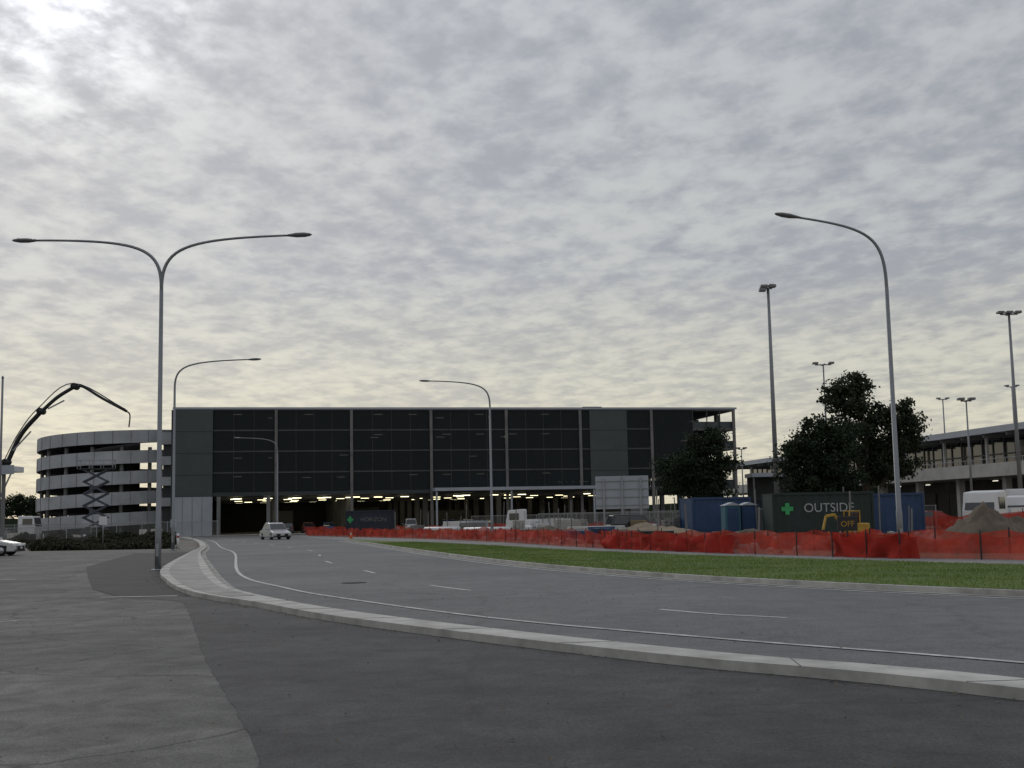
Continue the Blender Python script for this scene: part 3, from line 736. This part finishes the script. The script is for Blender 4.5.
for (x,y,m_) in ((13.6,76,M_teal),(14.7,76.3,M_blue)):
    e=grp('portable_toilet',(x,y,0),R(5))
    boxes('cabin',[(-.5,.5,-.55,.55,.1,2.1)],m_,e,.05)
    boxes('door',[(-.35,.35,-.58,-.56,.2,1.95)],M_blue,e,.01)
    mk('roof',[(-.55,-.6,2.1),(.55,-.6,2.1),(.55,.6,2.1),(-.55,.6,2.1),(0,-.6,2.3),(0,.6,2.3)],[(0,1,4),(2,3,5),(1,2,5,4),(3,0,4,5),(0,3,2,1)],M_lightclad,e)
    boxes('skid',[(-.5,.5,-.6,-.4,0,.1),(-.5,.5,.4,.6,0,.1)],M_dark,e)
sb=grp('road_sign',(9.4,105,0),R(-4))
boxes('panel',[(-2.3,-.02,-.03,.03,2.2,5.05),(.02,2.3,-.03,.03,2.2,5.05)],M_lightclad,sb,.01)
boxes('rails',[(-2.3,2.3,-.1,-.031,z,z+.07) for z in (2.5,3.2,3.9,4.6)],M_galv,sb)
boxes('posts',[(x-.08,x+.08,-.22,-.101,0,4.9) for x in (-1.6,0,1.6)],M_galv,sb)
def cabin(loc,rz,L,m):
    e=grp('site_cabin',loc,rz)
    boxes('walls',[(-L/2,L/2,-1.3,1.3,.3,2.7)],m,e,.03)
    boxes('roof',[(-L/2-.1,L/2+.1,-1.4,1.4,2.7,2.82)],M_concd,e,.02)
    boxes('windows',[(-L/2+.8,-L/2+1.9,-1.33,-1.31,1.3,2.1),(L/2-1.9,L/2-.8,-1.33,-1.31,1.3,2.1)],M_glass,e)
    boxes('door',[(-.4,.4,-1.34,-1.31,.32,2.3)],M_concd,e)
    boxes('stumps',[(x-.1,x+.1,y-.1,y+.1,0,.3) for x in (-L/2+.4,0,L/2-.4) for y in (-1.1,1.1)],M_dark,e)
cabin((28.5,98,0),R(-5),6,M_blue)
# mini excavator
ex=grp('mini_excavator',(17.9,64,0),R(200),.72)
for s in (-1,1):
    boxes('track',[(-.95,.95,s*.65-.17,s*.65+.17,.0,.5)],M_black,ex,.16)
boxes('turntable',[(-.6,.6,-.5,.5,.48,.62)],M_dark,ex)
boxes('house',[(-1.0,.1,-.7,.7,.62,1.35)],M_yel,ex,.1)
boxes('cab_frame',[(-.2+.0,.75,-.05,.65,1.3,1.36),(-.2,.75,-.05,.65,2.2,2.28),(-.2,-.12,-.05,.02,.62,2.2),(.67,.75,-.05,.02,.62,2.2),(-.2,-.12,.58,.65,.62,2.2),(.67,.75,.58,.65,.62,2.2)],M_yel,ex)
boxes('cab_glass',[(-.12,.67,.0,.6,1.36,2.2)],M_glass,ex)
beams('boom',[((.4,-.3,.9),(1.4,-.3,2.0)),((1.4,-.3,2.0),(2.1,-.3,1.9))],.18,M_yel,ex)
beams('stick',[((2.1,-.3,1.9),(2.4,-.3,.9))],.14,M_yel,ex)
mk('bucket',[(2.2,-.55,.9),(2.6,-.55,.9),(2.55,-.55,.35),(2.1,-.55,.4),(2.2,-.05,.9),(2.6,-.05,.9),(2.55,-.05,.35),(2.1,-.05,.4)],BF,M_dark,ex)
ls=grp('message_sign',(13.75,50,0),R(-5))
boxes('board',[(-.4,.4,-.05,.05,.8,1.4)],M_dark,ls,.02)
boxes('legs',[(x-.03,x+.03,-.03,.03,0,.8) for x in (-.3,.3)],M_galv,ls)
cu=bpy.data.curves.new('lettering','FONT'); cu.body='OFF'; cu.size=.32; cu.align_x='CENTER'; cu.extrude=.004; cu.materials.append(M_yel)
o=bpy.data.objects.new('lettering',cu); link(o,ls); o.location=(0,-.062,.98); o.rotation_euler=(R(90),0,0)
def mound(loc,rx,ry,h,seed,m=M_dirt):
    n=40;v=[];f=[]
    for i in range(n+1):
        for j in range(n+1):
            x=-1+2*i/n;y=-1+2*j/n;r=math.hypot(x,y)
            z=max(0,1-r)**.85*h*(1+.3*noise.noise(Vector((x*3,y*3,seed))))+.1*h*noise.noise(Vector((x*9,y*9,seed)))*max(0,1-r)*2
            v.append((x*rx,y*ry,z-.02))
    for i in range(n):
        for j in range(n):
            a=i*(n+1)+j; f.append((a,a+n+1,a+n+2,a+1))
    o=mk('dirt_mound',v,f,m,None,True); o.location=loc
M_brown=mat('brown_soil',(.10,.08,.06),.95,0,.4,1.2,.8)
mound((21.4,55,0),2.4,2.5,1.75,2,M_brown); mound((24.0,58,0),2.2,2.2,1.2,5,M_brown)
mound((9,80,0),5,3,1.1,7); mound((3,95,0),6,3,.9,9,M_brown); mound((-6,112,0),5,3,.8,12); mound((13,66,0),3,2,.8,14,M_brown); mound((30,62,0),4,3,1.0,15)
rnd=random.Random(4)
def stack(loc,rz,m,n=5,L=2.4):
    e=grp('timber_stack' if m is M_wood else 'block_pallet',loc,rz)
    boxes('bearers',[(-L/2,L/2,y-.05,y+.05,0,.12) for y in (-.4,0,.4)],M_wood,e)
    l=[]
    for k in range(n):
        for j in range(4):
            o_=rnd.uniform(-.06,.06)
            l.append((-L/2+o_,L/2+o_,-.48+j*.245,-.26+j*.245,.125+k*.16,.125+k*.16+.145))
    boxes('courses',l,m,e,.01)
for i in range(34):
    t=rnd.random(); y=64+t*68; xl=4.3+(60.4-y)*.3
    x=xl+2.5+rnd.random()*(4+.10*y)
    stack((x,y,0),rnd.uniform(0,3),rnd.choice([M_conc,M_white,M_concd,M_lightclad,M_wood,M_concd]) if y>82 else rnd.choice([M_concd,M_blue,M_dark]),rnd.randint(3,8) if y>82 else rnd.randint(2,5),rnd.uniform(1.2,3))
def cone(x,y):
    e=grp('traffic_cone',(x,y,.012))
    boxes('base',[(-.19,.19,-.19,.19,0,.03)],M_orangep,e,.01)
    tube('cone',[(0,0,.03),(0,0,.35)],[.14,.085],M_orangep,e,14); tube('collar',[(0,0,.35),(0,0,.5)],[.087,.06],M_white,e,14); tube('tip',[(0,0,.5),(0,0,.7)],[.058,.03],M_orangep,e,14)
for x,y in ((-15.2,112),(12,56),(14,54)): cone(x,y)
pl=[]
for i in range(46):
    y=rnd.uniform(62,135); x=rnd.uniform(0,1)*24+(60-y)*.3+7; h=rnd.uniform(1.6,3.2)
    pl.append(((x,y,0),(x+rnd.uniform(-.15,.15),y,h)))
beams('star_picket_poles',pl,.07,M_concd)
for i in range(6):
    y=rnd.uniform(75,115); x=rnd.uniform(0,1)*14+(60-y)*.3+8; a=rnd.uniform(0,3)
    e=grp('pipe_stack',(x,y,0),a)
    for k,(py_,pz) in enumerate(((0,.25),(.5,.25),(1.0,.25),(.25,.68),(.75,.68))): tube('pipe',[(-2,py_,pz),(2,py_,pz)],.24,rnd.choice([M_conc,M_white]),e,12)
v=[];f=[]
for i in range(900):
    y=rnd.uniform(48,130); x=rnd.uniform(0,1)**1.2*26+(60-y)*.3+6
    s=rnd.uniform(.08,.35); c=Vector((x,y,s*.4))
    n=len(v)
    for q in ((-1,-1,-1),(1,-1,-1),(1,1,-1),(-1,1,-1),(-1,-1,1),(1,-1,1),(1,1,1),(-1,1,1)):
        v.append(c+Vector(q)*s*.5+Vector((rnd.uniform(-.1,.1),rnd.uniform(-.1,.1),rnd.uniform(-.05,.05))))
    f+=[tuple(k+n for k in q) for q in BF]
mk('rubble',v,f,M_conc)
def wirefence(name,a,b,h=1.9,m=M_wire,step=2.5):
    e=grp(name); a=Vector(a);b=Vector(b);L_=(b-a).length;n=int(L_/step)
    mk('mesh',[(a.x,a.y,.05),(b.x,b.y,.05),(b.x,b.y,h),(a.x,a.y,h)],[(0,1,2,3)],m,e)
    sg=[]
    for i in range(n+1):
        p=a.lerp(b,i/n); sg.append(((p.x,p.y,0),(p.x,p.y,h+.05)))
    sg.append(((a.x,a.y,h),(b.x,b.y,h)))
    beams('frame',sg,.05,M_galv,e)
wirefence('wire_fence',(-60,120),(-30,122))
wirefence('wire_fence',(-70,105),(-36,104),1.6)
wirefence('wire_fence',(-5,140),(30,130))
wirefence('wire_fence',(2,100),(30,86))
# left shed & pole
sh=grp('open_shed',(-34.3,70,0),0)
boxes('roof',[(-4,3.9,3,4.6,5.0,5.35)],M_white,sh,.03)
boxes('fascia',[(-4,3.95,2.85,2.99,4.85,5.4)],M_lightclad,sh)
boxes('posts',[(x-.09,x+.09,3.2,3.38,0,5.0) for x in (-3.8,3.2)],M_concd,sh)
fp=grp('flag_pole',(-30.35,71,0)); tube('shaft',[(0,0,0),(0,0,10.5)],[.09,.06],M_pole,fp,10); tube('finial',[(0,0,10.5),(0,0,10.62)],[.09,.05],M_galv,fp,8); boxes('base',[(-.2,.2,-.2,.2,0,.06)],M_galv,fp)
for (x,y) in ((-23.2,83.2),(-22.3,80)):
    e=grp('bollard',(x,y,0)); tube('post',[(0,0,0),(0,0,1.0)],.08,M_white,e,10); tube('band',[(0,0,.75),(0,0,.88)],.085,M_red,e,10)
def smallsign(loc,rz,h,w,hh,m,post=M_galv):
    e=grp('traffic_sign',loc,rz); tube('post',[(0,0,0),(0,0,h)],.03,post,e,8); boxes('face',[(-w/2,w/2,-.05,-.032,h-hh,h)],m,e,.005)
smallsign((-30,88,0),0,2.3,.6,.6,M_white); smallsign((-26,92,0),0,2.0,.45,.6,M_lightclad)

def hill():
    v=[];f=[];n=160
    for i in range(n+1):
        x=-900+1800*i/n; z=5+4*abs(noise.noise(Vector((x*.02,0,0))))+2.5*noise.noise(Vector((x*.15,3,0)))
        v+=[(x,520,-1),(x,520,z)]
    f=[(2*i,2*i+2,2*i+3,2*i+1) for i in range(n)]
    mk('distant_treeline',v,f,M_leaf2)
hill()

# ------------------------------------------------------------------ sky
w=bpy.data.worlds.new('World'); sc.world=w; w.use_nodes=True; nt=w.node_tree; nt.nodes.clear(); L=nt.links.new
SE,SA=R(25),R(-22)
sd=Vector((math.sin(SA)*math.cos(SE),math.cos(SA)*math.cos(SE),math.sin(SE)))
out=N(nt,'ShaderNodeOutputWorld'); bgA=N(nt,'ShaderNodeBackground'); bgB=N(nt,'ShaderNodeBackground')
sky=N(nt,'ShaderNodeTexSky',sky_type='NISHITA'); sky.sun_disc=False; sky.sun_elevation=SE; sky.sun_rotation=SA
L(sky.outputs[0],bgA.inputs[0]); bgA.inputs[1].default_value=.08
tc=N(nt,'ShaderNodeTexCoord'); sx=N(nt,'ShaderNodeSeparateXYZ'); L(tc.outputs['Generated'],sx.inputs[0])
def MA(op,a,b=None,c=None):
    n=N(nt,'ShaderNodeMath',operation=op)
    for i,x in enumerate((a,b,c)):
        if x is None: continue
        if isinstance(x,(int,float)): n.inputs[i].default_value=x
        else: L(x,n.inputs[i])
    return n.outputs[0]
z=MA('MAXIMUM',sx.outputs[2],0.0); zd=MA('ADD',z,.09)
px=MA('DIVIDE',sx.outputs[0],zd); py=MA('DIVIDE',sx.outputs[1],zd)
cb=N(nt,'ShaderNodeCombineXYZ'); L(px,cb.inputs[0]); L(py,cb.inputs[1])
def noi(scale,det,rough,dist=0,vec=None,rot=0,sx_=1):
    mp=N(nt,'ShaderNodeMapping'); mp.inputs['Rotation'].default_value=(0,0,rot); mp.inputs['Scale'].default_value=(sx_,1,1)
    L(vec or cb.outputs[0],mp.inputs[0])
    n=N(nt,'ShaderNodeTexNoise'); n.inputs['Scale'].default_value=scale; n.inputs['Detail'].default_value=det; n.inputs['Roughness'].default_value=rough; n.inputs['Distortion'].default_value=dist
    L(mp.outputs[0],n.inputs['Vector']); return n.outputs['Fac']
n1=noi(6.0,4,.5,.1,rot=.6,sx_=1.4)
n2=noi(1.2,4,.5,.2,rot=-.3)
n3=noi(15,4,.6,.15,rot=.5,sx_=1.3)
s=MA('ADD',MA('MULTIPLY',n1,.46),MA('ADD',MA('MULTIPLY',n2,.32),MA('MULTIPLY',n3,.22)))
cr=N(nt,'ShaderNodeMapRange'); cr.interpolation_type='SMOOTHSTEP'; cr.inputs[1].default_value=.38; cr.inputs[2].default_value=.62; cr.inputs[3].default_value=0; cr.inputs[4].default_value=1
L(s,cr.inputs[0]); thin=cr.outputs[0]
def ramp(stops):
    r=N(nt,'ShaderNodeValToRGB'); L(z,r.inputs[0]); els=r.color_ramp.elements
    while len(els)<len(stops): els.new(.5)
    for e_,(p,c) in zip(els,stops): e_.position=p; e_.color=(*c,1)
    return r.outputs[0]
dark=ramp([(0,(.62,.585,.48)),(.09,(.51,.50,.465)),(.2,(.385,.40,.44)),(.42,(.375,.395,.44)),(1,(.6,.63,.70))])
lite=ramp([(0,(.86,.80,.60)),(.09,(.76,.73,.60)),(.2,(.59,.60,.59)),(.42,(.58,.60,.63)),(1,(.95,.97,1.02))])
mx=N(nt,'ShaderNodeMix',data_type='RGBA'); L(thin,mx.inputs[0]); L(dark,mx.inputs[6]); L(lite,mx.inputs[7])
dp=N(nt,'ShaderNodeVectorMath',operation='DOT_PRODUCT'); L(tc.outputs['Generated'],dp.inputs[0]); dp.inputs[1].default_value=sd
dpm=MA('MAXIMUM',dp.outputs['Value'],0)
g1=MA('MULTIPLY',MA('POWER',dpm,260),MA('ADD',MA('MULTIPLY',thin,2.0),.3))
g2=MA('MULTIPLY',MA('POWER',dpm,14),.18)
gl=MA('ADD',MA('ADD',g1,g2),0.90)
mm=N(nt,'ShaderNodeMix',data_type='RGBA',blend_type='MULTIPLY'); mm.inputs[0].default_value=1; L(mx.outputs[2],mm.inputs[6]); L(gl,mm.inputs[7])
L(mm.outputs[2],bgB.inputs[0]); bgB.inputs[1].default_value=1.0
ms=N(nt,'ShaderNodeMixShader'); ms.inputs[0].default_value=.93; L(bgA.outputs[0],ms.inputs[1]); L(bgB.outputs[0],ms.inputs[2]); L(ms.outputs[0],out.inputs[0])
w.cycles.sampling_method='MANUAL'; w.cycles.sample_map_resolution=512
sl_=bpy.data.lights.new('sun','SUN'); sl_.energy=.5; sl_.angle=R(16); sl_.color=(1,.95,.86)
so=bpy.data.objects.new('sun',sl_); link(so); so.rotation_euler=(-sd).to_track_quat('-Z','Y').to_euler()
# ------------------------------------------------------------------ camera
cd=bpy.data.cameras.new('camera'); cam=bpy.data.objects.new('camera',cd); link(cam); sc.camera=cam
Mx=(Matrix.Rotation(R(90+6.37),3,'X')@Matrix.Rotation(R(-1.15),3,'Z')).to_4x4(); Mx.translation=(0,0,1.6); cam.matrix_world=Mx
cd.sensor_width=36; cd.lens=36*1200/1024; cd.clip_end=6000; cd.clip_start=.1
sc.view_settings.view_transform='Standard'; sc.view_settings.look='None'; sc.view_settings.exposure=0
